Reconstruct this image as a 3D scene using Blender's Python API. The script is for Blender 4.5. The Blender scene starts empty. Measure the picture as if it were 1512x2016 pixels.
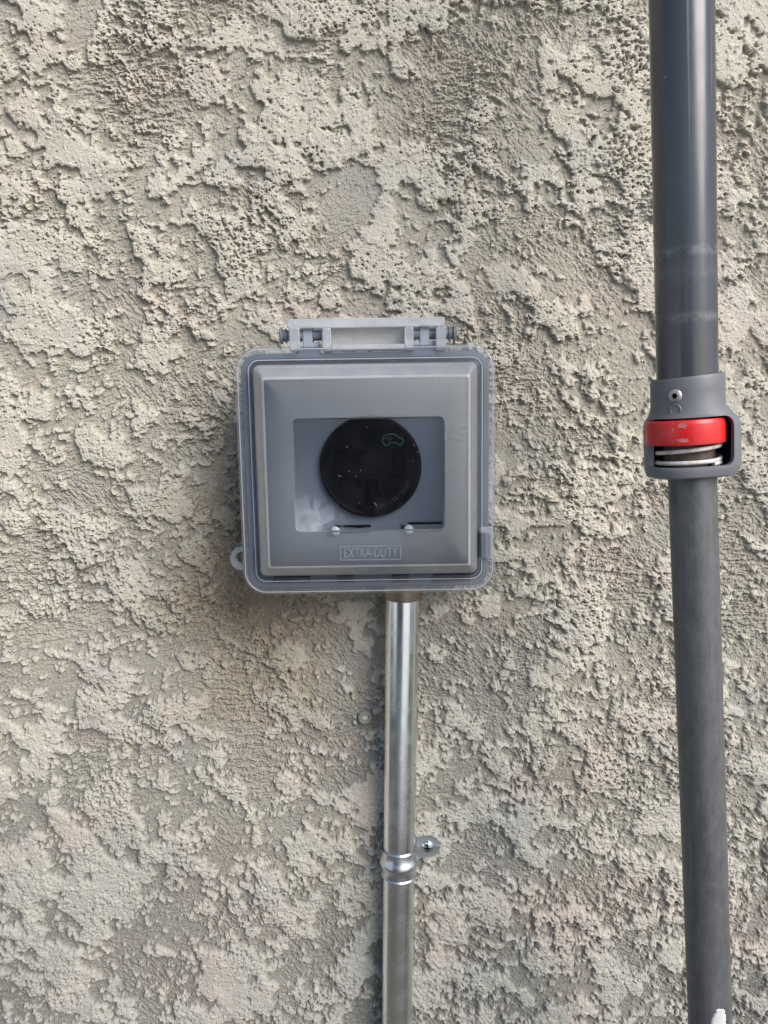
import bpy, bmesh, math, random
import numpy as np
from mathutils import Vector, Matrix
random.seed(4)
R = math.radians
S = bpy.context.scene
C = S.collection

# ------------------------------------------------------------------ camera
CZ = 1.50            # camera height above the ground
CD = 0.60            # camera distance from the wall plane (y = 0)
PITCH = R(8.0)
cam = bpy.data.cameras.new('camera'); camo = bpy.data.objects.new('camera', cam); C.objects.link(camo)
cam.sensor_fit = 'HORIZONTAL'; cam.sensor_width = 36; cam.lens = 36
cam.clip_start = 0.01; cam.clip_end = 500
camo.location = (0, -CD, CZ); camo.rotation_euler = (R(90) - PITCH, 0, 0)
S.camera = camo
# ------------------------------------------------------------------ world, sun
SUN = Vector((0.54, -0.60, 0.60)).normalized()      # towards the sun
W = bpy.data.worlds.new('World'); S.world = W; W.use_nodes = True
nt = W.node_tree; nt.nodes.clear()
sky = nt.nodes.new('ShaderNodeTexSky'); sky.sky_type = 'NISHITA'; sky.sun_disc = False
sky.sun_elevation = math.asin(SUN.z); sky.sun_rotation = math.atan2(SUN.x, SUN.y)
sky.air_density = 1.0; sky.dust_density = 1.2; sky.ozone_density = 1.0
bg = nt.nodes.new('ShaderNodeBackground'); bg.inputs['Strength'].default_value = 0.08
wo = nt.nodes.new('ShaderNodeOutputWorld')
nt.links.new(sky.outputs[0], bg.inputs[0]); nt.links.new(bg.outputs[0], wo.inputs[0])
sl = bpy.data.lights.new('sun', 'SUN'); sl.energy = 2.4; sl.angle = R(44); sl.color = (1, .955, .90)
so = bpy.data.objects.new('sun', sl); C.objects.link(so); so.location = (1, -2, 4)
so.rotation_euler = SUN.to_track_quat('Z', 'Y').to_euler()
S.view_settings.view_transform = 'Standard'; S.view_settings.look = 'None'
S.view_settings.gamma = 1; S.view_settings.use_curve_mapping = False
S.view_settings.exposure = 1.0
S.render.engine = 'CYCLES'
S.cycles.transparent_max_bounces = 24; S.cycles.max_bounces = 10

# ------------------------------------------------------------------ helpers
FPX = 1512.0
def P(px, py, d):
    """world point seen at photo pixel (px, py) lying d metres in front of the wall"""
    x = (px - 756) / FPX; y = (1008 - py) / FPX
    v = Vector((x, math.cos(PITCH) + y * math.sin(PITCH), -math.sin(PITCH) + y * math.cos(PITCH)))
    t = (CD - d) / v.y
    return Vector((0, -CD, CZ)) + v * t

def newobj(name, bm, m, parent=None, smooth=None, bevel=None):
    me = bpy.data.meshes.new(name)
    bmesh.ops.recalc_face_normals(bm, faces=bm.faces[:])
    if smooth is not None:
        for f in bm.faces: f.smooth = True
        for e in bm.edges:
            if len(e.link_faces) == 2 and e.calc_face_angle(0) > R(smooth): e.smooth = False
    bm.to_mesh(me); bm.free()
    o = bpy.data.objects.new(name, me); C.objects.link(o)
    if m: me.materials.append(m)
    if parent: o.parent = parent
    if bevel:
        md = o.modifiers.new('bevel', 'BEVEL'); md.width = bevel; md.segments = 3
        md.limit_method = 'ANGLE'; md.angle_limit = R(40)
    return o
def empty(name, loc, rot=(0, 0, 0)):
    o = bpy.data.objects.new(name, None); C.objects.link(o)
    o.location = loc; o.rotation_euler = rot; o.empty_display_size = .02
    return o
def tag(o, label=None, cat=None, group=None, kind=None):
    if label: o['label'] = label
    if cat: o['category'] = cat
    if group: o['group'] = group
    if kind: o['kind'] = kind
    return o
def loft(bm, rings, closed=False, cap0=False, cap1=False):
    vs = [[bm.verts.new(p) for p in r] for r in rings]
    n = len(vs[0]); m = len(vs)
    for i in range(m if closed else m - 1):
        a = vs[i]; b = vs[(i + 1) % m]
        for k in range(n):
            bm.faces.new((a[k], a[(k + 1) % n], b[(k + 1) % n], b[k]))
    if cap0: bm.faces.new(vs[0])
    if cap1: bm.faces.new(vs[-1])
    return vs
def rrect(x0, x1, z0, z1, r, y, seg=8):
    pts = []
    for cx, cz, a0 in ((x1 - r, z1 - r, 0), (x0 + r, z1 - r, 90), (x0 + r, z0 + r, 180), (x1 - r, z0 + r, 270)):
        for k in range(seg + 1):
            a = R(a0 + 90 * k / seg)
            pts.append(Vector((cx + r * math.cos(a), y, cz + r * math.sin(a))))
    return pts
def box(bm, x0, x1, y0, y1, z0, z1):
    r = [[Vector((x, y, z)) for x, z in ((x0, z0), (x1, z0), (x1, z1), (x0, z1))] for y in (y0, y1)]
    loft(bm, r, cap0=True, cap1=True)
def lathe(bm, prof, seg=48, M=None, closed=True):
    """prof: (radius, height) about local z"""
    M = M or Matrix()
    rings = []
    for r, h in prof:
        rings.append([M @ Vector((max(r, 1e-6) * math.cos(2 * math.pi * k / seg), max(r, 1e-6) * math.sin(2 * math.pi * k / seg), h)) for k in range(seg)])
    loft(bm, rings, closed=closed, cap0=not closed, cap1=not closed)
def tube(bm, pts, r, seg=8, cap=True):
    rings = []
    up = Vector((0, 0, 1))
    n = len(pts)
    for i, p in enumerate(pts):
        t = (pts[min(i + 1, n - 1)] - pts[max(i - 1, 0)]).normalized()
        a = t.cross(up)
        if a.length < .05: a = t.cross(Vector((1, 0, 0)))
        a.normalize(); b = t.cross(a)
        rings.append([p + a * r * math.cos(2 * math.pi * k / seg) + b * r * math.sin(2 * math.pi * k / seg) for k in range(seg)])
    loft(bm, rings, cap0=cap, cap1=cap)
def apply_mods(o):
    dg = bpy.context.evaluated_depsgraph_get()
    me = bpy.data.meshes.new_from_object(o.evaluated_get(dg))
    o.modifiers.clear(); o.data = me

# ------------------------------------------------------------------ materials
class NT:
    def __init__(s, name):
        s.m = bpy.data.materials.new(name); s.m.use_nodes = True
        s.t = s.m.node_tree; s.t.nodes.clear()
        s.out = s.n('OutputMaterial')
    def n(s, kind, **kw):
        nd = s.t.nodes.new('ShaderNode' + kind)
        for k, v in kw.items():
            if hasattr(nd, k): setattr(nd, k, v)
        return nd
    def l(s, a, b): s.t.links.new(a, b)
    def noise(s, scale, detail=4, rough=.5, vec=None, dist=0):
        nd = s.n('TexNoise'); nd.inputs['Scale'].default_value = scale; nd.inputs['Detail'].default_value = detail
        nd.inputs['Roughness'].default_value = rough; nd.inputs['Distortion'].default_value = dist
        if vec is not None: s.l(vec, nd.inputs['Vector'])
        return nd.outputs['Fac']
    def ramp(s, fac, stops):
        nd = s.n('ValToRGB'); cr = nd.color_ramp
        while len(cr.elements) < len(stops): cr.elements.new(.5)
        for e, (p, c) in zip(cr.elements, stops):
            e.position = p; e.color = (c, c, c, 1) if isinstance(c, (int, float)) else (*c, 1)
        s.l(fac, nd.inputs[0]); return nd.outputs[0]
    def mix(s, fac, a, b, mode='MIX'):
        nd = s.n('MixRGB'); nd.blend_type = mode
        for i, v in ((0, fac), (1, a), (2, b)):
            if isinstance(v, (int, float)): nd.inputs[i].default_value = v if i == 0 else (v, v, v, 1)
            elif isinstance(v, tuple): nd.inputs[i].default_value = (*v, 1)
            else: s.l(v, nd.inputs[i])
        return nd.outputs[0]
    def math(s, op, a, b=0.0):
        nd = s.n('Math'); nd.operation = op
        for i, v in ((0, a), (1, b)):
            if isinstance(v, (int, float)): nd.inputs[i].default_value = v
            else: s.l(v, nd.inputs[i])
        return nd.outputs[0]
    def bump(s, h, strength=.3, dist=.001):
        nd = s.n('Bump'); nd.inputs['Strength'].default_value = strength; nd.inputs['Distance'].default_value = dist
        s.l(h, nd.inputs['Height']); return nd.outputs[0]
    def co(s, scale=None, which='Object'):
        v = s.n('TexCoord').outputs[which]
        if scale:
            mp = s.n('Mapping'); mp.inputs['Scale'].default_value = scale; s.l(v, mp.inputs['Vector']); v = mp.outputs[0]
        return v
    def principled(s, col, rough=.5, metal=0, normal=None, spec=.5):
        b = s.n('BsdfPrincipled')
        for k, v in (('Base Color', col), ('Roughness', rough), ('Metallic', metal), ('Specular IOR Level', spec)):
            if isinstance(v, tuple): b.inputs[k].default_value = (*v, 1)
            elif isinstance(v, (int, float)): b.inputs[k].default_value = v
            else: s.l(v, b.inputs[k])
        if normal is not None: s.l(normal, b.inputs['Normal'])
        return b
    def done(s, sh): s.l(sh, s.out.inputs['Surface']); return s.m

def plastic(name, col, rough=.45, grain=.15, gscale=900, wear=.12, spec=.5):
    t = NT(name); v = t.co()
    n = t.noise(14, 6, .6, v)
    c = t.mix(t.ramp(n, [(.3, 0.), (.75, 1.)]), tuple(x * (1 - wear) for x in col), tuple(min(1, x * (1 + wear)) for x in col))
    return t.done(t.principled(c, t.ramp(t.noise(40, 5, .6, v), [(.3, rough - .07), (.7, rough + .1)]), 0,
                               t.bump(t.noise(gscale, 2, .5, v), grain, .0003), spec).outputs[0])

def stucco_mat():
    t = NT('painted_stucco'); v = t.co()
    sep = t.n('SeparateXYZ'); t.l(v, sep.inputs[0])
    big = t.noise(5, 5, .62, v); mid = t.noise(16, 4, .6, v, 1.0); pk = t.noise(9, 3, .6, t.co((1, 1, 1.3)), .6)
    zf = t.math('MULTIPLY_ADD', sep.outputs['Z'], 1.15)          # light falloff painted in: greyer, darker towards the bottom
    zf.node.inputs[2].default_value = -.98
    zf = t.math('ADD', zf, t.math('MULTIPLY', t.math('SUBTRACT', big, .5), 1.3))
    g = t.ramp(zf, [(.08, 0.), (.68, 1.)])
    warm = t.mix(t.ramp(mid, [(.35, 0.), (.7, 1.)]), (.47, .438, .375), (.50, .475, .41))
    grey = t.mix(t.ramp(mid, [(.35, 0.), (.7, 1.)]), (.31, .30, .28), (.315, .32, .295))
    c = t.mix(g, grey, warm)
    c = t.mix(t.math('MULTIPLY', t.ramp(pk, [(.5, 0.), (.68, 1.)]), .4), c, (.47, .375, .335))      # pinkish patches
    lv = t.noise(11, 3, .6, t.co((1.3, 1, 1)), .4)
    c = t.mix(t.math('MULTIPLY', t.ramp(lv, [(.56, 0.), (.72, 1.)]), .45), c, (.33, .33, .34))      # cool grey patches
    # raised islands are coloured paler, recesses and pits between them darker
    at_ = t.n('Attribute'); at_.attribute_name = 'island_mask'
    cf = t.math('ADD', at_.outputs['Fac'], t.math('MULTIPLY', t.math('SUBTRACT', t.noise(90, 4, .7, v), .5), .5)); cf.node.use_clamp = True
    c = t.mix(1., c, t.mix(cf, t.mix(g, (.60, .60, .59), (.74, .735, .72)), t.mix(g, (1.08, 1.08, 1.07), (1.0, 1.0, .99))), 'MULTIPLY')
    # brownish patch left of and below the box
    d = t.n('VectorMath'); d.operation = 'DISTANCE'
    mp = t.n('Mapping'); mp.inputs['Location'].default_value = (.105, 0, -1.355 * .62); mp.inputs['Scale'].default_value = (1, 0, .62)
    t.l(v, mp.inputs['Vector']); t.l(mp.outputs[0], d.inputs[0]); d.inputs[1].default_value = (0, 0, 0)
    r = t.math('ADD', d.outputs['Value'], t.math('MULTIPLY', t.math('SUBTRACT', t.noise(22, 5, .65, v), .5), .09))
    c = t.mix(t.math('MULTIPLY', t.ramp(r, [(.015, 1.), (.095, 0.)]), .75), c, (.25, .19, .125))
    # speckle
    sp = t.noise(420, 3, .7, v)
    c = t.mix(t.math('MULTIPLY', t.ramp(sp, [(.60, 0.), (.72, 1.)]), .25), c, (.2, .18, .15))
    c = t.mix(t.math('MULTIPLY', t.ramp(t.noise(300, 3, .7, v), [(.56, 0.), (.7, 1.)]), .35), c, (.62, .58, .47))
    h = t.math('ADD', t.noise(1100, 4, .65, v), t.math('MULTIPLY', t.noise(380, 3, .6, v), 1.4))
    return t.done(t.principled(c, .95, 0, t.bump(h, .75, .0009), .2).outputs[0])

def clear_mat(name, frost, frost_col, rough, gloss=1.0, tint=(.96, .975, 1), grain=0, cloud_reflection=False, trans=.4):
    """thin moulded polycarbonate: mostly see-through, part milky, with a surface reflection"""
    t = NT(name); v = t.co()
    tr = t.n('BsdfTransparent'); tr.inputs[0].default_value = (*tint, 1)
    df = t.n('BsdfDiffuse'); df.inputs[0].default_value = (*frost_col, 1)
    tl = t.n('BsdfTranslucent'); tl.inputs[0].default_value = (*frost_col, 1)
    gl = t.n('BsdfAnisotropic') if False else t.n('BsdfGlossy'); gl.inputs['Roughness'].default_value = rough
    nrm = None
    if grain:
        nrm = t.bump(t.noise(1000, 2, .6, v), grain, .0005)
        t.l(nrm, gl.inputs['Normal']); t.l(nrm, df.inputs['Normal'])
    m0 = t.n('MixShader'); m0.inputs[0].default_value = trans; t.l(df.outputs[0], m0.inputs[1]); t.l(tl.outputs[0], m0.inputs[2])
    m1 = t.n('MixShader'); t.l(tr.outputs[0], m1.inputs[1]); t.l(m0.outputs[0], m1.inputs[2])
    if cloud_reflection:  # cloud reflection painted into the pane as a milky patch
        w = t.noise(75, 6, .62, v, .8)
        mp = t.n('Mapping'); mp.inputs['Location'].default_value = (.038, 0, .033); mp.inputs['Scale'].default_value = (1, 0, 1)
        t.l(v, mp.inputs['Vector']); ln = t.n('VectorMath'); ln.operation = 'LENGTH'; t.l(mp.outputs[0], ln.inputs[0])
        rr = t.math('MULTIPLY', t.ramp(ln.outputs['Value'], [(.004, 1.), (.026, 0.)]), t.ramp(w, [(.42, 0.), (.66, 1.)]))
        f = t.math('ADD', t.math('MULTIPLY', rr, .42), t.math('ADD', frost, t.math('MULTIPLY', t.ramp(w, [(.45, 0.), (.75, 1.)]), .008)))
        t.l(f, m1.inputs[0])
    else:
        w = t.ramp(t.noise(60, 4, .6, v), [(.3, frost * .85), (.7, min(1., frost * 1.15))]); t.l(w, m1.inputs[0])
    fr = t.n('Fresnel'); fr.inputs[0].default_value = 1.5
    if nrm is not None: t.l(nrm, fr.inputs['Normal'])
    m2 = t.n('MixShader'); t.l(t.math('MULTIPLY', fr.outputs[0], gloss), m2.inputs[0])
    t.l(m1.outputs[0], m2.inputs[1]); t.l(gl.outputs[0], m2.inputs[2])
    return t.done(m2.outputs[0])

def galv_mat(name, col=(.62, .62, .6), rough=.2, speck=.3, streak=.1):
    t = NT(name); v = t.co()
    st = t.noise(260, 3, .6, t.co((1, 1, .02)))
    sp = t.noise(170, 4, .7, v, .5)
    c = t.mix(t.math('MULTIPLY', t.ramp(sp, [(.62, 0.), (.74, 1.)]), speck), col, tuple(x * .3 for x in col))
    c = t.mix(t.math('MULTIPLY', st, streak * 2), c, tuple(x * .7 for x in col))
    ro = t.ramp(t.noise(45, 6, .65, v), [(.3, rough - .04), (.75, rough + .16)])
    return t.done(t.principled(c, ro, 1, t.bump(t.mix(.5, st, t.noise(90, 3, .5, v)), .06, .0004)).outputs[0])

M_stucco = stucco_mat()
M_grey = plastic('grey_plastic', (.105, .118, .138), .42, .12)
M_plate = plastic('grey_plate_plastic', (.145, .165, .195), .5, .1)
M_pin = plastic('hinge_pin_plastic', (.13, .15, .18), .4, .05)
M_black = plastic('black_plastic', (.002, .002, .004), .3, .05, wear=.3, spec=.1)
M_slot = plastic('slot_black', (.0008, .0008, .001), .5, .05, spec=.05)
M_rim = clear_mat('clear_rim', .16, (.64, .70, .82), .12, 1.3)
M_hinge = clear_mat('frosted_hinge', .5, (.84, .88, .95), .2, 1.3)
M_bevel = clear_mat('frosted_bevel', .46, (.80, .83, .88), .22, 2.0, grain=.2, trans=.8)
M_face = clear_mat('frosted_face', .05, (.36, .41, .48), .36, 2.8, grain=.9)
M_window = clear_mat('clear_window', .003, (.75, .8, .88), .03, .4, cloud_reflection=True)
M_conduit = galv_mat('galvanised_conduit', (.84, .88, .88), .2, .3, .05)
M_strap = galv_mat('strap_zinc', (.62, .65, .70), .27, .3)
M_conn = galv_mat('connector_zinc', (.32, .27, .2), .4, .6)
M_screw = galv_mat('screw_zinc', (.55, .66, .72), .2, .3)
M_white = plastic('white_crumb', (.7, .69, .66), .8, .4)
M_redm = None

# ------------------------------------------------------------------ stucco wall
def build_wall():
    rng = np.random.default_rng(11)
    d = 0.8
    NX, NZ = 1152, 1408
    fx = np.fft.fftfreq(NX, d)[None, :]; fz = np.fft.fftfreq(NZ, d)[:, None]
    def spec(lmin, lmax, beta, ang=0., ratio=1.):
        a = R(ang)
        fu = fx * math.cos(a) + fz * math.sin(a); fv = -fx * math.sin(a) + fz * math.cos(a)
        k = np.sqrt((fu * ratio) ** 2 + fv ** 2) + 1e-9
        amp = k ** (-beta) * np.exp(-(k * lmin) ** 2 * .5) * (1 - np.exp(-(k * lmax) ** 2))
        w = np.fft.fft2(rng.standard_normal((NZ, NX)))
        f = np.fft.ifft2(w * amp).real
        return (f - f.mean()) / f.std()
    ss = lambda a, b, x: (lambda t: t * t * (3 - 2 * t))(np.clip((x - a) / (b - a), 0, 1))
    zz = (np.arange(NZ)[:, None] * d) + 1500 - 560
    xx = (np.arange(NX)[None, :] * d) - NX * d / 2
    zz = zz + 0 * xx; xx = xx + 0 * zz
    def blur(a, s):
        return np.fft.ifft2(np.fft.fft2(a) * np.exp(-2 * (math.pi * s) ** 2 * (fx ** 2 + fz ** 2))).real
    low = spec(60, 260, 1.5); low2 = spec(50, 200, 1.5); low3 = spec(30, 120, 1.5)
    # trowel streaks in two directions
    sA = spec(.8, 9, .8, 22, 4.5); sB = spec(.8, 9, .8, -48, 3.6); sC = spec(.8, 9, .8, 2, 4.5)
    wA = ss(-.5, .5, low + (-(xx + 60) / 150)); wC = ss(.4, 1.0, low2)
    streak = (sA * wA + sB * (1 - wA)) * (1 - wC) + sC * wC
    grain = spec(.8, 3.5, .3); fine = spec(.5, 1.8, .1)
    zrel = zz - 1500
    # flat-topped trowelled islands
    big = spec(3.0, 60, 1.75, -25, 1.2); rg = spec(1.8, 13, 1.5)
    n1 = big + .24 * rg + .35 * low3
    thr = .22 + .38 * ss(120, -100, zrel) - .42 * ss(-230, -420, zrel) - .25 * low
    m = ss(thr - .02, thr + .05, n1)
    K = 7
    H = m.copy()
    for k in range(1, K):
        H = np.maximum(H, np.roll(m, (k, int(round(k * .35))), (0, 1)) * (1 - k / K) * .5)
    # small islands and crumbs
    n2 = spec(1.6, 18, 1.6, 10, 1.2) + .15 * rg; t2 = 1.15 - .4 * low3 - .25 * ss(100, -200, zrel)
    m2 = ss(t2 - .03, t2 + .08, n2)
    n3 = spec(1.2, 6, .9); l = np.sqrt(np.clip(n3 - 2.35 - .5 * low2, 0, 2) + 1e-6)
    # pits: clusters of holes punched through the islands, and drag holes
    n5 = spec(1.1, 7, 1.2); pm = ss(1.85, 2.05, n5 + .6 * low2 + .25 * low3) * m
    n6 = spec(.9, 3.0, .5); pin = ss(2.9, 3.2, n6 + .4 * low3)
    rough = np.clip(1 + .45 * low2 - .2 * low, .35, 2.)
    top = .35 * blur(m, 1.6) + .65        # plateaus are a little domed at the rim
    h = (2.0 * m * top * np.clip(1 + .2 * low3, .5, 1.6) + .9 * (H - m) + 1.5 * m2 * (1 - .65 * m)
         + (.26 - .15 * m) * streak * rough + (.19 - .10 * m) * grain * rough + .09 * fine + .8 * l)
    h = 1.75 * h - 3.2 * pm - 2.2 * pin + .8 * low
    island_mask = np.clip(m + m2 * (1 - m), 0, 1) * (1 - np.clip(pm + pin, 0, 1))
    # --- mesh with dense spacing in view and growing spacing beyond
    def axis(a, b, step, lo, hi):
        core = list(np.arange(a, b, step)); s = step; v = core[-1]; up = []
        while v < hi: s *= 1.09; v += s; up.append(min(v, hi))
        s = step; v = core[0]; dn = []
        while v > lo: s *= 1.09; v -= s; dn.append(max(v, lo))
        return np.array(dn[::-1] + core + up)
    X = axis(-345, 345, .8, -3200, 3200); Z = axis(945, 1806, .8, -60, 3000)
    gx, gz = np.meshgrid(X, Z)
    u = (gx + NX * d / 2) / d; w = (gz - 940) / d
    iu = np.floor(u).astype(int); iw = np.floor(w).astype(int); fu = u - iu; fw = w - iw
    def smp(a):
        return (a[iw % NZ, iu % NX] * (1 - fu) + a[iw % NZ, (iu + 1) % NX] * fu) * (1 - fw) + \
               (a[(iw + 1) % NZ, iu % NX] * (1 - fu) + a[(iw + 1) % NZ, (iu + 1) % NX] * fu) * fw
    hh = smp(h)
    # lean of the lips: shift the surface sideways a little with height so that edges overhang
    co = np.stack([gx, -hh, gz - .35 * np.clip(hh, 0, 4)], -1).reshape(-1, 3) * .001
    ny, nx = gx.shape
    idx = np.arange(ny * nx).reshape(ny, nx)
    q = np.stack([idx[:-1, :-1], idx[:-1, 1:], idx[1:, 1:], idx[1:, :-1]], -1).reshape(-1, 4)
    me = bpy.data.meshes.new('stucco_wall')
    me.vertices.add(len(co)); me.vertices.foreach_set('co', co.astype(np.float32).ravel())
    me.loops.add(q.size); me.loops.foreach_set('vertex_index', q.astype(np.int32).ravel())
    me.polygons.add(len(q)); me.polygons.foreach_set('loop_start', np.arange(0, q.size, 4, dtype=np.int32))
    me.polygons.foreach_set('use_smooth', np.zeros(len(q), bool))
    me.update(calc_edges=True)
    at_ = me.attributes.new('island_mask', 'FLOAT', 'POINT'); at_.data.foreach_set('value', smp(island_mask).astype(np.float32).ravel())
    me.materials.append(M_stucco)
    o = bpy.data.objects.new('stucco_wall', me); C.objects.link(o)
    tag(o, 'rough beige knockdown stucco wall filling the whole background', 'wall')
    # body of the wall behind the plaster
    bm = bmesh.new(); box(bm, -3.2, 3.2, .01, .2, -.06, 3.0)
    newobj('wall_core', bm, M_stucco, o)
build_wall()

# ------------------------------------------------------------------ ground (in front of the wall, mirrored in the metal)
t = NT('concrete_ground'); v = t.co()
c = t.mix(t.ramp(t.noise(1.3, 8, .65, v), [(.3, 0.), (.7, 1.)]), (.62, .62, .60), (.72, .72, .70))
M_ground = t.done(t.principled(c, .9, 0, t.bump(t.noise(60, 6, .7, v), .4, .004), .3).outputs[0])
t = NT('shaded_ground'); v = t.co()
c = t.mix(t.ramp(t.noise(38, 5, .7, v), [(.3, 0.), (.7, 1.)]), (.07, .065, .06), (.17, .16, .145))
M_ground_shade = t.done(t.principled(c, .95, 0, t.bump(t.noise(45, 6, .7, v), 1, .01), .2).outputs[0])
bm = bmesh.new(); box(bm, -120, 120, -240, .005, -.3, 0)
tag(newobj('ground', bm, M_ground), kind='structure')
bm = bmesh.new(); box(bm, -6, 6, -2.1, -.012, -.02, .004)  # dark sheet standing in for the shaded ground near the wall
tag(newobj('shaded_ground_strip', bm, M_ground_shade), kind='structure')

t = NT('reflection_fence_wood'); v = t.co((1, 1, .06))
c = t.mix(t.noise(60, 5, .6, v), (.030, .028, .028), (.060, .055, .052))
M_reflection_fence = t.done(t.principled(c, .7, 0, t.bump(t.noise(80, 4, .6, v), .3, .002)).outputs[0])
fence = empty('reflection_fence', (-.95, -3.0, 0)); tag(fence, 'unseen dark board fence added only to darken reflections', 'fence')  # added out of view, only to give metal and lid dark reflections
bm = bmesh.new(); box(bm, -.088, .088, -.011, .011, .03, 1.9); b0 = newobj('reflection_fence_board', bm, M_reflection_fence, fence, None, .002)
for k in range(15):
    o = b0 if k == 0 else b0.copy()
    if k: C.objects.link(o); o.parent = fence
    o.location = (-1.3 + .1765 * k, 0, 0)
for z_ in (.4, 1.5):
    bm = bmesh.new(); box(bm, -1.4, 1.4, -.06, -.0115, z_ - .045, z_ + .045); newobj('rail', bm, M_reflection_fence, fence)

# ------------------------------------------------------------------ outlet box with clear lid
BR = R(-0.9)
Borg = P(722, 924, .0)
Bz = empty('outlet_box', Borg, (0, BR, 0))
tag(Bz, 'grey outdoor outlet box with clear hinged lid over round black socket', 'outlet box')
Bi = Matrix.Translation(Borg) @ Matrix.Rotation(BR, 4, 'Y'); Bi.invert()
def L(px, py, d):
    q = Bi @ P(px, py, d); return q.x, q.z
def ring(px0, px1, py0, py1, rpx, d, seg=8):
    """rounded rectangle, photo extents at distance d from the wall, in box coordinates"""
    x0, _ = L(px0, (py0 + py1) / 2, d); x1, _ = L(px1, (py0 + py1) / 2, d)
    _, z1 = L((px0 + px1) / 2, py0, d); _, z0 = L((px0 + px1) / 2, py1, d)
    return rrect(x0, x1, z0, z1, rpx * (CD - d) / FPX, -d, seg)
def ins(px, d, r=None):  # inset ring of the lid outline
    r = 46 - px if r is None else r
    return ring(471 + px, 974 - px, 681 + px, 1167 - px, max(r, 3), d)

DF = .066                                   # lid flange front plane
# back box (grey body against the wall)
bm = bmesh.new()
loft(bm, [ins(30, .0), ins(30, .045)], cap0=True, cap1=True)
newobj('back_box', bm, M_grey, Bz, 30)
# base frame: tray whose floor carries the socket
bm = bmesh.new()
loft(bm, [ins(13, .042), ins(12, .043), ins(12, .0590), ins(13.5, .0605), ins(31, .0605), ins(32, .0595), ins(32, .047),
          ], cap0=False, cap1=False)
loft(bm, [ins(13, .042), ins(31.5, .042)])
newobj('base_frame', bm, plastic('frame_plastic', (.18, .20, .235), .45, .1), Bz, 30)
bm = bmesh.new()
loft(bm, [ins(30, .0455), ins(30, .0475)], cap0=True, cap1=True)
pl = newobj('device_plate', bm, M_plate, Bz, 30)
# moulded ribs at the bottom of the frame, seen through the lid as dark blocks
for (a, b) in ((537, 613), (664, 697), (771, 806), (852, 925)):
    x0, z1 = L(a, 1126, .0618); x1, z0 = L(b, 1146, .0618)
    bm = bmesh.new(); box(bm, x0, x1, -.0628, -.0595, z0, z1)
    newobj('frame_rib', bm, plastic('rib_plastic', (.012, .014, .03), .5, .1) if 'rib_plastic' not in bpy.data.materials else bpy.data.materials['rib_plastic'], Bz, None, .0004)

# lid: rim
T = .0018
bm = bmesh.new()
outer = [ins(-1, .052), ins(-1, .0625), ins(.6, .0650), ins(3, .0660), ins(9, .0660), ins(10.2, .0648), ins(11.6, .0648), ins(13, .0660),
         ins(22, .0660), ins(22.6, .0646), ins(24, .0646), ins(24.4, .0676), ins(26, .0676), ins(26.6, .0648), ins(28.6, .0648), ins(29, .0668), ins(31, .0668), ins(31.4, .0650), ins(32.6, .0650), ins(33.5, .0685, 14)]
inner = [ins(33.5, .0668, 14), ins(32.5, .0655), ins(31, .0628), ins(24, .0628), ins(5, .0640), ins(3.5, .0630), ins(3, .052)]
loft(bm, outer + inner, closed=True)
lid = newobj('lid', bm, M_rim, Bz, 35)
M_lit_ridge = clear_mat('lit_ridge_bead', .9, (.86, .89, .94), .12, 2)  # edge-lit highlight along the ridge, painted as a pale strip
bm = bmesh.new(); loft(bm, [ins(24.2, .0675), ins(24.6, .0680), ins(25.5, .0680), ins(26.1, .0675)], closed=False)
newobj('lid_bead', bm, M_lit_ridge, lid, 60)  # pale strip that carries the painted ridge highlight
bm = bmesh.new(); loft(bm, [ins(3, .0662), ins(4, .0664), ins(5, .0662)]); newobj('lid_bead', bm, clear_mat('outer_bead', .6, (.8, .82, .84), .12, 2), lid, 60)
bm = bmesh.new(); loft(bm, [ins(29, .0606), ins(29, .0612), ins(32, .0612), ins(32, .0606)]); newobj('gasket', bm, M_black, Bz, 40)
# lid: raised body and bevels
bx = lambda a, b, c_, e, r, d: ring(a, b, c_, e, r, d)
bm = bmesh.new()
o_ = [bx(504, 941, 714, 1132, 14, .0672), bx(505, 940, 715, 1131, 13, .0745), bx(507, 938, 717, 1129, 11, .0765),
      bx(522, 925, 741, 1116, 5, .0860), bx(524, 923, 743.5, 1114, 4, .0868)]
i_ = [bx(526, 921, 746, 1112, 4, .0850), bx(524, 923, 743, 1114, 4, .0844), bx(509, 936, 719, 1127, 10, .0750),
      bx(507, 938, 717, 1129, 11, .0740), bx(506, 939, 716, 1130, 12, .0672)]
loft(bm, o_ + i_, closed=True)
newobj('lid_bevel', bm, M_bevel, lid, 25)
bm = bmesh.new(); loft(bm, [bx(520.5, 926.5, 739, 1117, 5, .0853), bx(521.8, 925.2, 740.6, 1116, 5, .0864), bx(523.6, 923.4, 743, 1114.5, 4, .0870), bx(525, 922, 745, 1113, 4, .0869)])
newobj('lid_crest', bm, clear_mat('crest', .8, (.88, .9, .92), .12, 2, trans=.7), lid, 60)
# front face: frame round the window
bm = bmesh.new()
o_ = [bx(524, 923, 743.5, 1114, 4, .0868), bx(536, 913, 757, 1102, 8, .0880), bx(555, 896, 786, 1077, 11, .0889), bx(576, 877.5, 820, 1047.5, 13, .0892), bx(577.5, 876, 821.5, 1046, 13, .0892), bx(579.5, 874, 823.5, 1044, 11, .0862)]
i_ = [bx(581, 872, 825, 1043, 10, .0845), bx(577, 876, 822, 1046, 13, .0852), bx(526, 921, 746, 1112, 4, .0850)]
loft(bm, o_ + i_, closed=True)
newobj('lid_face', bm, M_face, lid, 25)
bm = bmesh.new()
loft(bm, [bx(579.5, 874, 823.5, 1044, 11, .0861), bx(579.5, 874, 823.5, 1044, 11, .0846)], cap0=True, cap1=True)
newobj('window_pane', bm, M_window, lid, 25)
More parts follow.
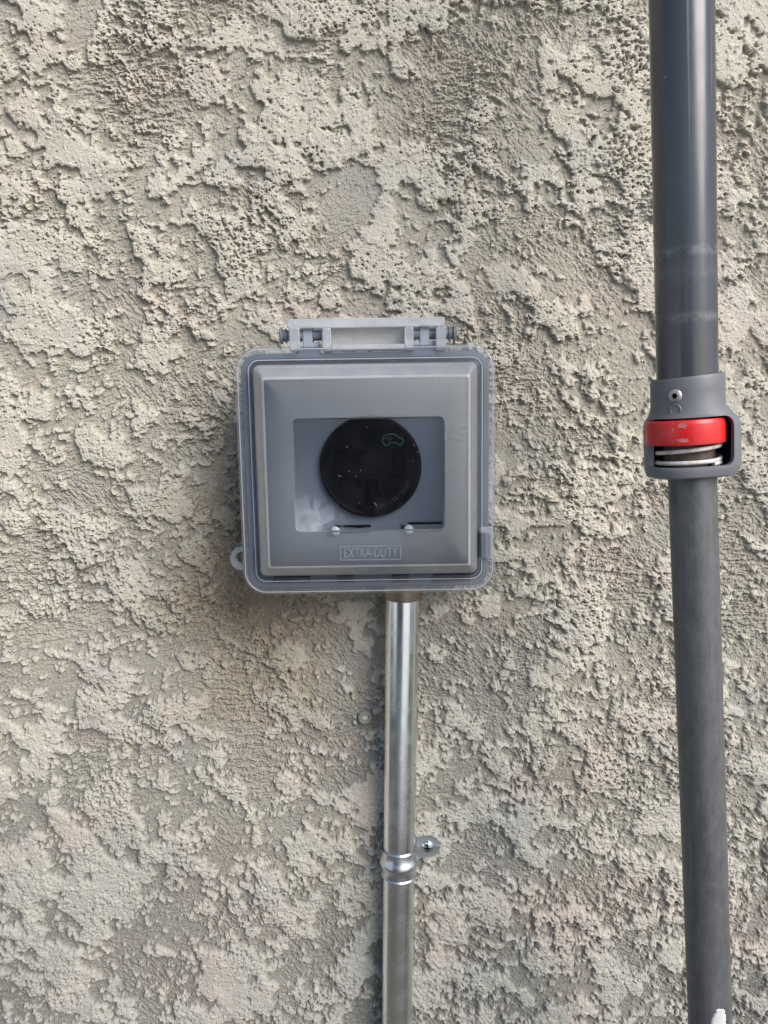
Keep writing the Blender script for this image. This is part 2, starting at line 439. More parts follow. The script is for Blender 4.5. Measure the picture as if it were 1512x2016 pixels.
# embossed lettering with its raised border
def text_mesh(name, s, size, ext, mat, parent, loc, rot, sx=1.0, bev=0, align='CENTER'):
    cu = bpy.data.curves.new(name, 'FONT'); cu.body = s; cu.size = size; cu.extrude = ext; cu.bevel_depth = bev
    cu.align_x = align; cu.align_y = 'CENTER'; cu.resolution_u = 3
    to = bpy.data.objects.new(name, cu); C.objects.link(to)
    dg = bpy.context.evaluated_depsgraph_get(); dg.update()
    me = bpy.data.meshes.new_from_object(to.evaluated_get(dg)); bpy.data.objects.remove(to)
    me.materials.clear(); me.materials.append(mat)
    o = bpy.data.objects.new(name, me); C.objects.link(o); o.parent = parent
    o.location = loc; o.rotation_euler = rot; o.scale = (sx, 1, 1)
    return o
M_emb = clear_mat('embossed_plastic', .3, (.55, .6, .68), .2, 1.5)
x, z = L(729.5, 1088.5, .0885)
text_mesh('lettering', 'EXTRA-DUTY', .0094, .0003, M_emb, lid, (x, -.0888, z), (R(90), 0, 0), .64)
bm = bmesh.new()
a_ = ring(669, 790, 1074, 1103, 2, .0893, 2); b_ = ring(671.5, 787.5, 1076.5, 1100.5, 1, .0893, 2)
a0 = ring(669, 790, 1074, 1103, 2, .0870, 2); b0 = ring(671.5, 787.5, 1076.5, 1100.5, 1, .0870, 2)
loft(bm, [a_, b_, b0, a0], closed=True)
newobj('lettering_border', bm, M_emb, lid, 30)

# hinge: translucent bridge of the lid, grey ears of the base and two pins
HD = .060
def slab(name, a, b, c_, e, d0, d1, m, parent, r=3, smooth=35):
    bm = bmesh.new()
    f = (d0 + d1) / 2
    r0 = ring(a, b, c_, e, r, d1)
    back = [Vector((p.x, -d0, p.z)) for p in r0]
    k = .0006
    cx = sum((p.x for p in r0)) / len(r0); cz = sum((p.z for p in r0)) / len(r0)
    fr = [Vector((p.x - math.copysign(k, p.x - cx), -d1 - k, p.z - math.copysign(k, p.z - cz))) for p in r0]
    loft(bm, [back, r0, fr], cap0=True, cap1=True)
    return newobj(name, bm, m, parent, smooth)
hb = slab('hinge_bridge', 564, 876, 626, 645, .050, .064, M_hinge, lid, 6)
slab('hinge_knuckle', 569, 590, 645, 692, .052, .0650, M_hinge, hb, 4)
slab('hinge_knuckle', 634, 652, 645, 692, .052, .0650, M_hinge, hb, 4)
slab('hinge_knuckle', 796, 814, 643, 690, .052, .0650, M_hinge, hb, 4)
slab('hinge_knuckle', 858, 878, 643, 690, .052, .0650, M_hinge, hb, 4)
slab('hinge_web', 652, 796, 645, 680, .053, .0555, clear_mat('thin_web', .7, (.66, .66, .64), .2, 1), hb, 2)
slab('hinge_lip', 652, 796, 678, 689, .053, .0655, clear_mat('milky_lip', .62, (.80, .85, .92), .2, 1), hb, 2)
M_ear = plastic('light_grey_plastic', (.25, .275, .33), .45, .1)
for a, b, o2 in ((596, 615, 0), (826, 845, -3)):
    slab('hinge_ear', a, b, 640 + o2, 690 + o2, .048, .0605, M_ear, Bz, 3)
    slab('ear_foot', a - 13, b + 14, 674 + o2, 703 + o2, .048, .0600, M_ear, Bz, 3)
for s, xa, xb, pyc in ((-1, 551, 641, 661), (1, 897, 800, 656)):
    xh, zc = L(xa, pyc, .058); xe, _ = L(xb, pyc, .058)
    r = .0037
    Mx = Matrix.Translation((xh, -.057, zc)) @ Matrix.Rotation(R(90) * (1 if xe > xh else -1), 4, 'Y')
    Ln = abs(xe - xh)
    bm = bmesh.new()
    lathe(bm, [(r * 1.35, 0), (r * 1.55, .0006), (r * 1.55, .0016), (r * 1.05, .0022), (r * 1.05, .0032), (r * 1.3, .0036), (r * 1.3, .0046), (r, .0052),
               (r, Ln - .001), (r * .8, Ln)], 28, Mx, closed=False)
    newobj('hinge_pin', bm, M_pin, Bz, 35)
# padlock tab
bm = bmesh.new()
xc, zc = L(478, 1098, .062)
kk = (CD - .062) / FPX
ro, ri = 24 * kk, 12.5 * kk
def tabring(r, y, sq):
    pts = []
    for k in range(40):
        a = 2 * math.pi * k / 40
        x = r * math.cos(a); z_ = r * math.sin(a)
        if sq and x > 0: x = 22 * kk; z_ = math.copysign(min(abs(r * math.sin(a)) + r * .0 , r), math.sin(a)) if abs(math.sin(a)) > 0 else 0
        pts.append(Vector((xc + x, y, zc + z_)))
    return pts
loft(bm, [tabring(ro, -.0655, True), tabring(ri * 1.12, -.0655, False), tabring(ri, -.064, False), tabring(ri, -.060, False), tabring(ro, -.060, True), tabring(ro * 1.03, -.063, True)], closed=True)
newobj('padlock_tab', bm, clear_mat('tab_plastic', .22, (.62, .68, .76), .1, 1.5), lid, 35)
# latch on the right edge
bm = bmesh.new()
x0, z1 = L(946, 1048, .070); x1, z0 = L(958, 1098, .070); x2, _ = L(965, 1048, .066)
prof = [(x0, -.066), (x0, -.0715), (x1 - .001, -.0725), (x1, -.0722), (x2, -.0690), (x2, -.058), (x0, -.058)]
loft(bm, [[Vector((a, b, z1 - (0.0015 if i in (3, 4, 5) else 0))) for i, (a, b) in enumerate(prof)],
          [Vector((a, b, z0)) for a, b in prof]], cap0=True, cap1=True)
newobj('latch', bm, M_pin, Bz, 30, .0006)
slab('latch_slot', 943, 970, 1037, 1102, .0640, .0662, clear_mat('slot_edge', .5, (.7, .75, .82), .15, 1.3), lid, 2)

# socket
RD = .053
xc, zc = L(729.5, 919, RD)
kk = (CD - RD) / FPX
rr = 101 * kk
Mr = Matrix.Translation((xc, 0, zc)) @ Matrix.Rotation(R(90), 4, 'X')
bm = bmesh.new()
lathe(bm, [(0, .046), (rr, .046), (rr, .0515), (rr * .985, .0526), (rr * .93, .0530), (rr * .915, .0526), (rr * .90, .0530), (0, .0530)], 72, Mr, closed=False)
rec = newobj('socket', bm, M_black, Bz, 30)
def slot(cx, cy, w, h, name='slot'):
    x, z = L(cx, cy, RD); a = w * kk / 2; b = h * kk / 2
    bm = bmesh.new()
    r0 = rrect(x - a, x + a, z - b, z + b, .0004, -.05305, 2); r1 = rrect(x - a - .0006, x + a + .0006, z - b - .0006, z + b + .0006, .0006, -.05305, 2)
    r2 = rrect(x - a, x + a, z - b, z + b, .0004, -.0534, 2)
    loft(bm, [r1, r2, r0], cap0=False, cap1=True)
    newobj(name, bm, M_slot, rec)
slot(671, 917, 19, 52); slot(785, 913, 19, 52); slot(731, 965, 20, 50)
x, z = L(724, 862, RD)
bm = bmesh.new()
u = [Vector((x + 14 * kk * math.cos(a), -.0534, z + 14 * kk * math.sin(a) - .001)) for a in [math.pi + math.pi * k / 16 for k in range(17)]]
u += [Vector((x + 14 * kk, -.0534, z + 16 * kk)), Vector((x - 14 * kk, -.0534, z + 16 * kk))]
bu = [Vector((x + (p.x - x) * 1.1, -.0530, z + (p.z - z) * 1.1)) for p in u]
loft(bm, [bu, u], cap1=True); newobj('slot', bm, M_slot, rec)
# green car symbol printed on the socket
M_green = plastic('green_print', (.012, .12, .085), .5, 0)
def poly_line(name, pts, r, m, parent, d=-.05325, close=True):
    vs = []
    for (a, b) in pts:
        q, w = L(a, b, RD); vs.append(Vector((q, d, w)))
    if close: vs.append(vs[0]); vs.append(vs[1])
    sm = []
    for i in range(len(vs) - 1):
        for k in range(3): sm.append(vs[i].lerp(vs[i + 1], k / 3))
    sm2 = sm
    bm = bmesh.new(); tube(bm, sm2, r, 6); return newobj(name, bm, m, parent, 60)
car = [(754, 862), (758, 857), (764, 855), (776, 855), (781, 858), (786, 862), (793, 864), (794, 868), (792, 872), (790, 876), (785, 876), (782, 872),
       (771, 871), (766, 873), (763, 877), (758, 877), (755, 872), (752, 868)]
sym = poly_line('car_symbol', car, .00038, M_green, rec)
poly_line('car_symbol_plug', [(754, 864), (760, 863), (763, 861), (767, 860), (770, 862), (770, 865), (766, 867), (763, 865), (763, 862)], .0002, M_green, sym, close=False)
# rating text curved round the lower right rim
M_txt = plastic('engraved_text', (.016, .015, .014), .5, 0)
s = '50A 125/250V'
for i, ch in enumerate(s):
    if ch == ' ': continue
    a = R(-82 + i * 5.2)
    rt = rr * .80
    o = text_mesh('letter', ch, .0046, .0001, M_txt, rec, (xc + rt * math.cos(a), -.0531, zc + rt * math.sin(a)), (R(90), -(a + R(90)), 0))
# lint and dust grains on the socket face
bm = bmesh.new()
for (px, py, w, h, an_) in ((739, 992, 1.3, 8, 40), (722, 841, 2, 2, 0), (683, 880, 2.4, 3, 0), (669, 937, 6, 1.4, -20), (656, 848, 1.5, 3, 30), (815, 876, 2.4, 2.4, 0), (823, 890, 1.6, 2.4, 0), (710, 926, 2, 2, 0), (701, 938, 1.8, 1.8, 0), (687, 928, 1.3, 1.8, 0), (813, 908, 1.6, 1.6, 0), (708, 990, 1.6, 1.6, 0)):
    x, z = L(px, py, .0535); a = R(an_)
    pts = [Vector((x + (u * w * math.cos(a) - v_ * h * math.sin(a)) * kk / 2, -.0533, z + (u * w * math.sin(a) + v_ * h * math.cos(a)) * kk / 2)) for u, v_ in ((-1, -1), (1, -1), (1, 1), (-1, 1))]
    loft(bm, [pts, [p + Vector((0, -.0003, 0)) for p in pts]], cap0=True, cap1=True)
newobj('dust', bm, plastic('dust_white', (.22, .22, .2), .8, 0), rec)['kind'] = 'stuff'
# screws and rails of the device plate
x, z = L(660, 1047, .049)
for px, py, rails in ((660, 1046, ((645, 730, 1036, 1048), (697, 719, 1035, 1041))), (805, 1043, ((790, 870, 1030, 1046), (790, 806, 1032, 1043)))):
    for (a, b, c_, e) in rails:
        slab('rail', a, b, c_, e, .047, .0492, M_pin, Bz, 1, 30)
        x0, z1 = L(a + 8, c_ - .7, .0495); x1, z0 = L(b, c_ + 1.2, .0495)
    bm = bmesh.new(); x0, z1 = L(rails[0][0] + 14, rails[0][2] - 1, .0502); x1, z0 = L(rails[0][1], rails[0][2] + 1.6, .0502)
    box(bm, x0, x1, -.0503, -.047, z0, z1); newobj('rail_gap', bm, M_slot, Bz)
    x, z = L(px, py, .051)
    bm = bmesh.new()
    Ms = Matrix.Translation((x, 0, z)) @ Matrix.Rotation(R(90), 4, 'X')
    rs = .0036
    lathe(bm, [(0, .047), (rs, .047), (rs, .0500), (rs * .93, .0508), (rs * .7, .0516), (rs * .35, .0520), (0, .0521)], 28, Ms, closed=False)
    sc = newobj('plate_screw', bm, plastic('screw_white', (.62, .64, .62), .3, .1) if 'screw_white' not in bpy.data.materials else bpy.data.materials['screw_white'], Bz, 30)
    bm = bmesh.new(); box(bm, x - rs * .8, x + rs * .8, -.05225, -.0510, z - .0004, z + .0004)
    newobj('screw_slot', bm, M_slot, sc)

# ------------------------------------------------------------------ conduit
CDP = .016
pa = P(792.5, 1150, CDP + .008); pb = P(781.5, 2040, CDP)
axis_ = (pb - pa)
pend = pa + axis_ * ((pa.z - .0) / (pa.z - pb.z))
rc = 31.2 * (CD - CDP) * 1.07 / FPX
q = axis_.to_track_quat('Z', 'Y')
con = empty('metal_conduit', pa); tag(con, 'shiny galvanised conduit running down from the outlet box', 'conduit')
Mc = q.to_matrix().to_4x4()
Lc = (pend - pa).length
bm = bmesh.new()
lathe(bm, [(rc, -.01), (rc, Lc)], 72, Mc, closed=False)
newobj('pipe', bm, M_conduit, con, 30)
bm = bmesh.new()
lathe(bm, [(rc * 1.02, -.012), (rc * 1.15, -.012), (rc * 1.15, .0075), (rc * 1.10, .0105), (rc * 1.02, .0112)], 48, Mc, closed=True)
newobj('conduit_connector', bm, M_conn, con, 30)

# ------------------------------------------------------------------ strap
def at_conduit(py):
    f = lambda t: pa + axis_ * t
    lo, hi = 0., 1.
    for _ in range(40):
        mid = (lo + hi) / 2; w = f(mid)
        r_ = w - Vector((0, -CD, CZ)); yc = r_.dot(Vector((0, math.sin(PITCH), math.cos(PITCH)))); zc_ = r_.dot(Vector((0, math.cos(PITCH), -math.sin(PITCH))))
        if 1008 - FPX * yc / zc_ < py: lo = mid
        else: hi = mid
    return f(lo)
sp_ = at_conduit(1694)
st = empty('conduit_strap', sp_); tag(st, 'one-hole zinc strap screwed to the wall around the conduit', 'pipe strap')
bm = bmesh.new()
hw = .0115
prof = []      # (offset along axis, extra radius)
for i in range(25):
    s_ = -1 + 2 * i / 24
    e = .0009 + .0021 * math.exp(-((s_) / .38) ** 2) + .0008 * (abs(s_) > .93)
    prof.append((s_ * hw, e))
arc = []
for k in range(41):
    a = R(200) - R(222) * k / 40     # from left behind, over the front, to right
    arc.append((math.cos(a), -math.sin(a)))
rings = []
thk = .0012
for (cx, cy) in arc:
    out = [Vector(((rc + e) * cx, (rc + e) * cy, -s_)) for s_, e in prof]
    inn = [Vector(((rc + e - thk) * cx, (rc + e - thk) * cy, -s_)) for s_, e in reversed(prof)]
    rings.append(out + inn)
# run of the strap from the pipe to the wall flange: keep going to the tab
endc = arc[-1]
yw = -sp_.y                                  # wall plane in local coords is at +yw
yt = yw - .0064
def flat_ring(x, y, nx, ny, w, zc_=0):
    out = [Vector((x, y, -s_ * w + zc_)) + Vector((nx, ny, 0)) * (.0009 + (e - .0009) * .06) for s_, e in prof]
    inn = [Vector((x, y, -s_ * w + zc_)) + Vector((nx, ny, 0)) * ((.0009 + (e - .0009) * .06) - thk) for s_, e in reversed(prof)]
    return out + inn
q_ = P(842, 1669, .009) - sp_
rings.append(flat_ring(rc * .99, yt * .75, .8, -.6, .95, q_.z * .15))
rings.append(flat_ring(rc * 1.12, yt - .0002, .35, -.93, .82, q_.z * .45))
r_t = .0105
for k in range(0, 15):
    x = rc * 1.2 + (q_.x - rc * 1.2) * k / 5 if k < 5 else q_.x + r_t * math.sin(R(90) * (k - 5) / 9)
    wd = .0098 / hw * (1 if k < 5 else max(math.cos(R(90) * (k - 5) / 9), .08))
    rings.append(flat_ring(x, yt, 0, -1, wd * .98, q_.z * min(1, .6 + k * .1)))
loft(bm, rings, cap0=True, cap1=True)
newobj('strap_band', bm, M_strap, st, 40)
bm = bmesh.new()
Mh = Matrix.Translation((q_.x, 0, q_.z)) @ Matrix.Rotation(R(90), 4, 'X')
y0 = -yt
lathe(bm, [(0, y0), (.0052, y0), (.0052, y0 + .0011), (.0042, y0 + .0014), (.0042, y0 + .0024), (.0036, y0 + .0031), (.002, y0 + .0035), (0, y0 + .0036)], 32, Mh, closed=False)
scw = newobj('strap_screw', bm, M_screw, st, 35)
bm = bmesh.new()
box(bm, q_.x - .0026, q_.x + .0026, -(y0 + .0039), -(y0 + .0030), q_.z - .0005, q_.z + .0005)
box(bm, q_.x - .0005, q_.x + .0005, -(y0 + .00395), -(y0 + .00305), q_.z - .0026, q_.z + .0026)
newobj('screw_cross', bm, M_slot, scw)

# small plugged anchor hole left of the conduit
pp = P(718, 1414, .005)
an = empty('wall_plug', pp); tag(an, 'small round grey wall plug left of the conduit', 'wall plug')
Ma = Matrix.Rotation(R(90), 4, 'X')
bm = bmesh.new(); lathe(bm, [(.0022, -.004), (.0058, -.004), (.0056, -.0008), (.0048, .0002), (.0030, .0001), (.0022, -.001)], 24, Ma)
for v_ in bm.verts: v_.co += Vector([random.uniform(-.0003, .0003) for _ in range(3)])
newobj('plug_ring', bm, plastic('plug_grey', (.22, .205, .185), .8, .4, 300), an, 60)
bm = bmesh.new()
bmesh.ops.create_icosphere(bm, subdivisions=3, radius=.0027)
for v_ in bm.verts: v_.co = Vector((v_.co.x, v_.co.y * .5 + .001, v_.co.z)) + Vector([random.uniform(-.0003, .0003) for _ in range(3)])
newobj('plug_filling', bm, plastic('plug_fill', (.42, .40, .36), .9, .4, 300), an, 80)

# ------------------------------------------------------------------ telescopic pole
PD = .150
p0 = P(1341.5, 0, PD); p1 = P(1353.5 + 1, 870, PD)
ax = (p1 - p0).normalized()          # downwards
top = p0 - ax * .9
def pole_s(py):
    lo, hi = -.5, 1.5
    for _ in range(50):
        mid = (lo + hi) / 2; r_ = p0 + ax * mid - Vector((0, -CD, CZ))
        yc = r_.dot(Vector((0, math.sin(PITCH), math.cos(PITCH)))); zc_ = r_.dot(Vector((0, math.cos(PITCH), -math.sin(PITCH))))
        if 1008 - FPX * yc / zc_ < py: lo = mid
        else: hi = mid
    return lo
def pxm(py):     # metres per photo pixel at the pole axis on that row
    r_ = p0 + ax * pole_s(py) - Vector((0, -CD, CZ))
    return r_.dot(Vector((0, math.cos(PITCH), -math.sin(PITCH)))) / FPX
# pole frame: origin at the collar, local z up along the pole
so_ = pole_s(870)
porg = p0 + ax * so_
Xl = Vector((1, 0, 0)); Zl = -ax; Yl = Zl.cross(Xl).normalized(); Xl = Yl.cross(Zl).normalized()
Mp = Matrix((Xl, Yl, Zl)).transposed()
pole = empty('telescopic_pole', porg, Mp.to_euler())
tag(pole, 'dark grey telescopic pole with red lock ring leaning right of the outlet box', 'pole')
zl = lambda py: so_ - pole_s(py)
K = pxm(870)
ru = 57.5 * pxm(700); rl = 45.2 * pxm(1100) * .985
def paint_tube_mat():
    t = NT('dark_grey_paint'); v = t.co()
    sep = t.n('SeparateXYZ'); t.l(v, sep.inputs[0])
    base = t.mix(t.ramp(t.noise(9, 5, .6, t.co((1, 1, .35))), [(.3, 0.), (.7, 1.)]), (.038, .041, .049), (.052, .058, .074))
    def band(z0, w, amt, sc):
        dd = t.math('ABSOLUTE', t.math('SUBTRACT', sep.outputs['Z'], z0))
        dd = t.math('ADD', dd, t.math('MULTIPLY', t.math('SUBTRACT', t.noise(sc, 5, .6, v), .5), w * 1.6))
        m_ = t.ramp(t.math('DIVIDE', dd, w), [(.2, 1.), (1., 0.)])
        return t.math('MULTIPLY', t.math('MULTIPLY', m_, t.ramp(t.noise(120, 4, .7, v), [(.38, 0.), (.62, 1.)])), amt)
    c = base
    for z0, w, amt, sc in ((zl(502), .0035, .28, 40), (zl(628), .0035, .2, 45), (zl(545), .010, .08, 60)):
        c = t.mix(band(z0, w, amt, sc), c, (.42, .42, .44))
    scr = t.ramp(t.noise(500, 2, .5, t.co((1, 1, .012))), [(.66, 0.), (.74, 1.)])
    c = t.mix(t.math('MULTIPLY', scr, .22), c, (.4, .42, .46))
    dots = t.ramp(t.noise(260, 1, .4, v), [(.80, 0.), (.82, 1.)])
    c = t.mix(dots, c, (.55, .56, .58))
    ro = t.ramp(t.noise(30, 6, .65, v), [(.3, .17), (.75, .34)])
    return t.done(t.principled(c, ro, 0, t.bump(t.noise(60, 3, .5, t.co((1, 1, .1))), .05, .0006), .6).outputs[0])
def lower_mat():
    t = NT('weathered_grey_tube'); v = t.co()
    c = t.mix(t.ramp(t.noise(150, 7, .75, t.co((1, 1, .5)), .6), [(.3, 0.), (.72, 1.)]), (.07, .073, .077), (.135, .14, .15))
    st_ = t.ramp(t.noise(330, 3, .6, t.co((1, 1, .05))), [(.45, 0.), (.75, 1.)])
    c = t.mix(t.math('MULTIPLY', st_, .35), c, (.17, .178, .19))
    c = t.mix(t.math('MULTIPLY', t.ramp(t.noise(55, 5, .7, t.co((1, 1, .8)), 1), [(.66, 0.), (.74, 1.)]), .6), c, (.12, .075, .045))
    c = t.mix(t.math('MULTIPLY', t.ramp(t.noise(420, 3, .7, v), [(.62, 0.), (.72, 1.)]), .5), c, (.045, .045, .048))
    return t.done(t.principled(c, t.ramp(t.noise(90, 4, .6, v), [(.3, .38), (.7, .6)]), .35, t.bump(t.noise(500, 4, .6, v), .25, .0004), .5).outputs[0])
M_up = paint_tube_mat(); M_low = lower_mat()
bm = bmesh.new(); lathe(bm, [(ru, zl(0) + .9), (ru, zl(760)), (ru * .93, zl(760)), (ru * .93, zl(0) + .9)], 96)
newobj('upper_tube', bm, M_up, pole, 30)
q0 = P(1362, 920, PD); q1 = P(1398, 2016, PD); qa = (q1 - q0).normalized()
Ml = Matrix.Translation(q0) @ qa.to_track_quat('Z', 'Y').to_matrix().to_4x4()
Minv = (Matrix.Translation(porg) @ Mp.to_4x4()).inverted()
Ml = Minv @ Ml
bm = bmesh.new(); lathe(bm, [(rl, -.04), (rl, 1.15)], 80, Ml, closed=False)
low_t = newobj('lower_tube', bm, M_low, pole, 30)

# locking collar
def se_ring(cx, cy, rx, ry, z, n=2.0, seg=96, tiltx=0):
    pts = []
    for k in range(seg):
        a = 2 * math.pi * k / seg; c_ = math.cos(a); s_ = math.sin(a)
        x = math.copysign(abs(c_) ** (2 / n), c_) * rx; y = math.copysign(abs(s_) ** (2 / n), s_) * ry
        pts.append(Vector((cx + x, cy + y, z + tiltx * x)))
    return pts
rs = 70.5 * K * .97
wl, wr = 88 * K, 100 * K          # half extents of the housing left / right
prof = [  # cx, rx, ry, z, n, tilt
    (0, ru + .0006, ru + .0006, zl(751), 2.0, .05),
    (0, rs * .965, rs * .965, zl(741), 2.0, .05),
    (0, rs, rs, zl(748), 2.0, .05),
    (0, rs, rs, zl(770), 2.0, .03),
    (.0000, rs * 1.005, rs * 1.005, zl(800), 2.0, 0),
    (.0012, rs * 1.10, rs * 1.06, zl(813), 2.1, 0),
    (5.5 * K, 85 * K, 74 * K, zl(828), 2.5, 0),
    (6.5 * K, 87 * K, 75 * K, zl(842), 2.6, 0),
    (6.5 * K, 87 * K, 75 * K, zl(912), 2.6, 0),
    (5.5 * K, 86 * K, 74.5 * K, zl(922), 2.6, 0),
    (4.5 * K, 82 * K, 71 * K, zl(933), 2.5, 0),
    (3.0 * K, 72 * K, 62 * K, zl(937), 2.3, 0),
    (0, rl * 1.12, rl * 1.12, zl(937.5), 2.0, 0)]
th = .0034
inn = [(0, rl * 1.10, rl * 1.10, zl(928), 2.0, 0), (3 * K, 82 * K - th, 70 * K - th, zl(922), 2.4, 0),
       (6.5 * K, 87 * K - th, 75 * K - th, zl(909), 2.6, 0), (6.5 * K, 87 * K - th, 75 * K - th, zl(838), 2.6, 0),
       (3 * K, rs, rs - .001, zl(822), 2.2, 0), (0, ru + .0005, ru + .0005, zl(815), 2, 0)]
def build_collar():
    bm = bmesh.new()
    rings = [se_ring(cx, 0, rx, ry, z, n, 96, tl) for cx, rx, ry, z, n, tl in prof + inn]
    loft(bm, rings, closed=True)
    o = newobj('locking_collar', bm, None, pole, None)
    # window opening cut through the front
    cb = bmesh.new()
    x0, x1 = -86 * K, 62 * K
    z1, z0 = zl(820), zl(914)
    ys = (-.08, -.0015)
    r0 = [Vector((p.x, ys[0], p.z)) for p in rrect(x0, x1, z0, z1, .0052, 0, 6)]
    r1 = [Vector((p.x, ys[1], p.z)) for p in rrect(x0, x1, z0, z1, .0052, 0, 6)]
    loft(cb, [r0, r1], cap0=True, cap1=True)
    cut = newobj('cutter', cb, None, pole)
    md = o.modifiers.new('cut', 'BOOLEAN'); md.object = cut; md.operation = 'DIFFERENCE'; md.solver = 'EXACT'
    bv = o.modifiers.new('bv', 'BEVEL'); bv.width = .0009; bv.segments = 3; bv.limit_method = 'ANGLE'; bv.angle_limit = R(50)
    bpy.context.view_layer.update()
    apply_mods(o)
    bpy.data.objects.remove(cut)
    for p_ in o.data.polygons: p_.use_smooth = True
    bm = bmesh.new(); bm.from_mesh(o.data)
    for e in bm.edges:
        if len(e.link_faces) == 2 and e.calc_face_angle(0) > R(35): e.smooth = False
    bm.to_mesh(o.data); bm.free()
    return o
collar = build_collar()
M_collar = plastic('collar_plastic', (.125, .130, .145), .5, .2, 700, .2)
collar.data.materials.clear(); collar.data.materials.append(M_collar)
# embedded screw and moulded dimple, facing the front left of the sleeve
def on_sleeve(px, py, rad):
    x = (px - 1353.5 - (py - 777) * .02) * K
    a = math.asin(max(-1, min(1, x / rad)))
    # as seen from the camera the front of the pole is turned a little to the left
    return Matrix.Translation((0, 0, zl(py))) @ Matrix.Rotation(a, 4, 'Z') 
view_a = math.atan2(porg.x, (CD - PD))         # turn of the line of sight
def stud(name, px, py, rad, prof_, m, parent):
    x = (px - 1354) * K
    a = math.asin(x / rad) - view_a
    M_ = Matrix.Rotation(a, 4, 'Z') @ Matrix.Translation((0, -rad, zl(py))) @ Matrix.Rotation(R(90), 4, 'X')
    bm = bmesh.new(); lathe(bm, prof_, 32, M_, closed=False); o = newobj(name, bm, m, parent, 35)
    return o, M_
r1_ = 12.5 * K
scr, Ms = stud('collar_screw', 1333, 777, rs, [(0, -.002), (r1_, -.002), (r1_, .0001), (r1_ * .94, .0004), (r1_ * .5, .0010), (0, .0010)],
               galv_mat('worn_screw', (.50, .48, .44), .5, .9), collar)
bm = bmesh.new()
for a in (0, 60, 120):
    b = bmesh.new(); box(b, -.0016, .0016, -.0005, .0005, .0010, .00125)
    me_ = bpy.data.meshes.new('x'); b.transform(Ms @ Matrix.Rotation(R(a), 4, 'Z') @ Matrix.Translation((0, 0, 0))); b.to_mesh(me_); b.free(); bm.from_mesh(me_)
newobj('screw_recess', bm, M_slot, scr)
stud('moulded_dimple', 1334, 804, rs, [(0, -.002), (r1_ * .86, -.002), (r1_ * .86, .0007), (r1_ * .78, .0010), (r1_ * .70, .0006), (0, .0006)], M_collar, collar)

# red ring
t = NT('red_plastic'); v = t.co()
c = t.mix(t.ramp(t.noise(25, 4, .6, v), [(.3, 0.), (.7, 1.)]), (.50, .012, .014), (.60, .02, .022))
chip = t.ramp(t.noise(95, 4, .6, v, .5), [(.70, 0.), (.715, 1.)])
c = t.mix(t.math('MULTIPLY', chip, .6), c, (.40, .26, .25))
M_red = t.done(t.principled(c, t.ramp(t.noise(70, 4, .6, v), [(.3, .25), (.7, .4)]), 0, t.bump(t.noise(300, 3, .6, v), .08, .0004), .5).outputs[0])
rrx = 75 * K
bm = bmesh.new()
zt, zb = zl(824), zl(871)
pr = [(rl * 1.12, zt), (rrx * .955, zt), (rrx * .985, zt - .0008), (rrx, zt - .0026), (rrx, zb + .0012), (rrx * .985, zb), (rl * 1.12, zb)]
Mt = Matrix.Translation((-7 * K, -5 * K, 0))
lathe(bm, pr, 96, Mt, closed=True)
redr = newobj('lock_ring', bm, M_red, pole, 30); redr['label'] = 'bright red plastic lock ring'
# scuffed chips on the ring
for px, py, w, h in ((1347, 834, 11, 5), (1349, 861, 13, 5)):
    x = (px - 1354 + 2.5) * K; a = math.asin(x / rrx) - view_a
    M_ = Mt @ Matrix.Rotation(a, 4, 'Z')
    bm = bmesh.new(); pts = []
    n_ = 14
    for k in range(n_):
        ang = 2 * math.pi * k / n_; q2 = random.uniform(.55, 1.15)
        aa = (w * K * q2 * math.cos(ang)) / rrx; zz_ = zl(py) + h * K * q2 * math.sin(ang)
        pts.append(M_ @ Vector((rrx * 1.003 * math.sin(aa), -rrx * 1.003 * math.cos(aa), zz_)))
    vs = [bm.verts.new(p) for p in pts]; bm.faces.new(vs)
    ext = bmesh.ops.extrude_face_region(bm, geom=bm.faces[:])
    for g in ext['geom']:
        if isinstance(g, bmesh.types.BMVert): g.co += Vector((0, -.00015, 0))
    newobj('ring_scuff', bm, plastic('scuff', (.44, .13, .12), .6, .3) if 'scuff' not in bpy.data.materials else bpy.data.materials['scuff'], redr)
# spring
t = NT('spring_wire'); v = t.co()
c = t.mix(t.ramp(t.noise(160, 5, .7, v), [(.45, 0.), (.68, 1.)]), (.62, .60, .59), (.36, .30, .27))
M_spring = t.done(t.principled(c, .55, .0, t.bump(t.noise(400, 3, .6, v), .2, .0003)).outputs[0])
bm = bmesh.new()
pts = []
rsx = 60 * K
t = NT('rusty_sleeve'); v = t.co()
c = t.mix(t.ramp(t.noise(120, 6, .7, v, 1), [(.35, 0.), (.7, 1.)]), (.055, .045, .038), (.17, .12, .085))
bm2 = bmesh.new(); lathe(bm2, [(rl * 1.08, zl(925)), (rl * 1.08, zl(840))], 64, Matrix.Translation((2 * K, 0, 0)), closed=False)
newobj('inner_sleeve', bm2, t.done(t.principled(c, .75, 0, t.bump(t.noise(300, 4, .7, v), .3, .0005)).outputs[0]), pole, 40)

for k in range(300):
    tn = k / 299 * 2.45
    a = -R(62) + 2 * math.pi * tn
    zc_ = zl(911) + (6 * min(tn, 1) + 26 * max(0, tn - 1)) * K
    pts.append(Vector((rsx * math.cos(a) - 2.0 * K, rsx * math.sin(a) - 2 * K, zc_)))
tube(bm, pts, 4.2 * K, 10)
newobj('spring', bm, M_spring, pole, 50)
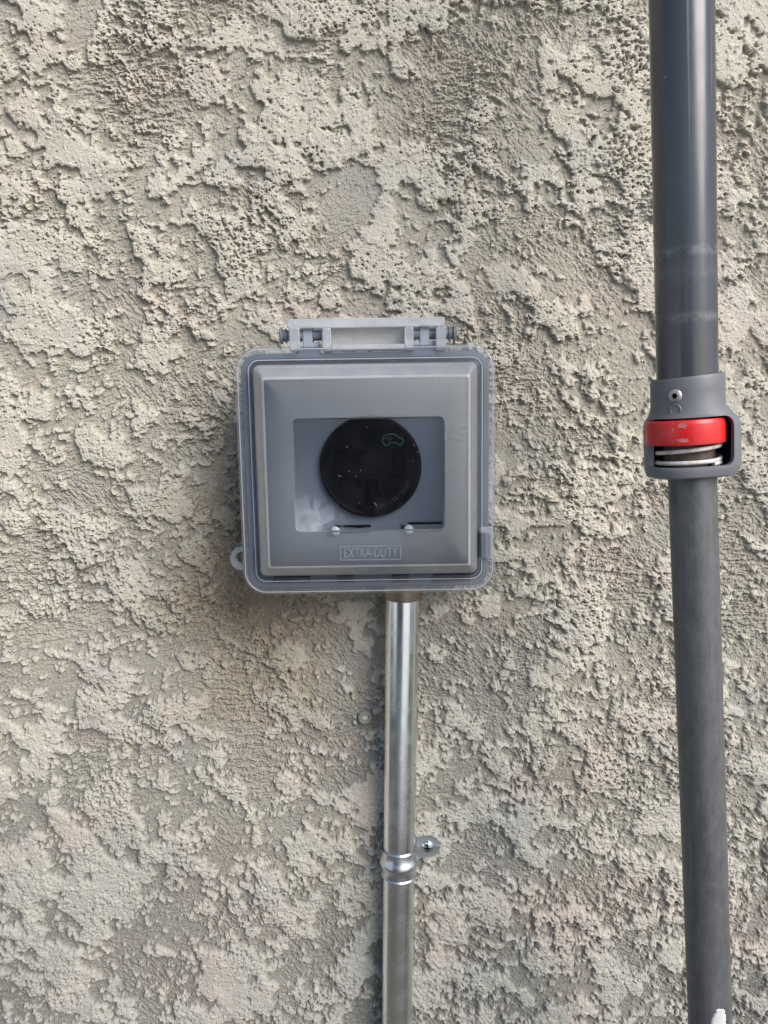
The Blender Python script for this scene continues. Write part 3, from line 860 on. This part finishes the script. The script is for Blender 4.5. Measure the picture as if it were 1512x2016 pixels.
# chipped white paint low on the pole
bm = bmesh.new()
chip = [(1399, 2030), (1400, 2012), (1404, 2003), (1408, 1994), (1409, 1989), (1414, 1987), (1420, 1988), (1426, 1992), (1425, 1998), (1428, 2004), (1427, 2014), (1428, 2030)]
ring_o = []
for px, py in chip:
    kk_ = pxm(py); xc_ = 1398.5 + (py - 2000) * .027
    x = max(-.97, min(.97, (px - xc_) * kk_ / rl)); a = math.asin(x) - view_a
    ring_o.append((a, (Minv @ P(1398, py, PD + rl)).z))
def chipring(rad):
    out = []
    for a, z in ring_o:
        c0 = Minv @ (q0 + qa * 0); dv = Minv.to_3x3() @ qa; c_ = c0 + dv * ((z - c0.z) / dv.z)
        out.append(Vector((c_.x + rad * math.sin(a), c_.y - rad * math.cos(a), z)))
    return out
zs = sorted(set(round(z, 6) for a, z in ring_o), reverse=True)
import itertools
def edge_at(z, side):
    xs = []
    for (a0, z0), (a1, z1) in zip(ring_o, ring_o[1:] + ring_o[:1]):
        if min(z0, z1) <= z <= max(z0, z1) and z0 != z1: xs.append(a0 + (a1 - a0) * (z - z0) / (z1 - z0))
    return (min(xs) if side < 0 else max(xs)) if xs else 0
zt_, zb_ = max(zs) - 1e-5, min(zs) + 1e-5
rows = []
c0 = Minv @ q0; dv = Minv.to_3x3() @ qa
for i in range(22):
    z = zt_ + (zb_ - zt_) * i / 21
    a, b = edge_at(z, -1), edge_at(z, 1); a += random.uniform(-.03, .03); b += random.uniform(-.03, .03)
    c_ = c0 + dv * ((z - c0.z) / dv.z); row = []
    for k in range(11):
        g = a + (b - a) * k / 10; rad = rl + (.00045 if 0 < k < 10 and 0 < i < 21 else -.0001)
        row.append(bm.verts.new((c_.x + rad * math.sin(g), c_.y - rad * math.cos(g), z)))
    rows.append(row)
for i in range(21):
    for k in range(10): bm.faces.new((rows[i][k], rows[i][k + 1], rows[i + 1][k + 1], rows[i + 1][k]))
newobj('white_paint_chip', bm, plastic('white_paint', (.55, .55, .54), .6, .6, 300), low_t)
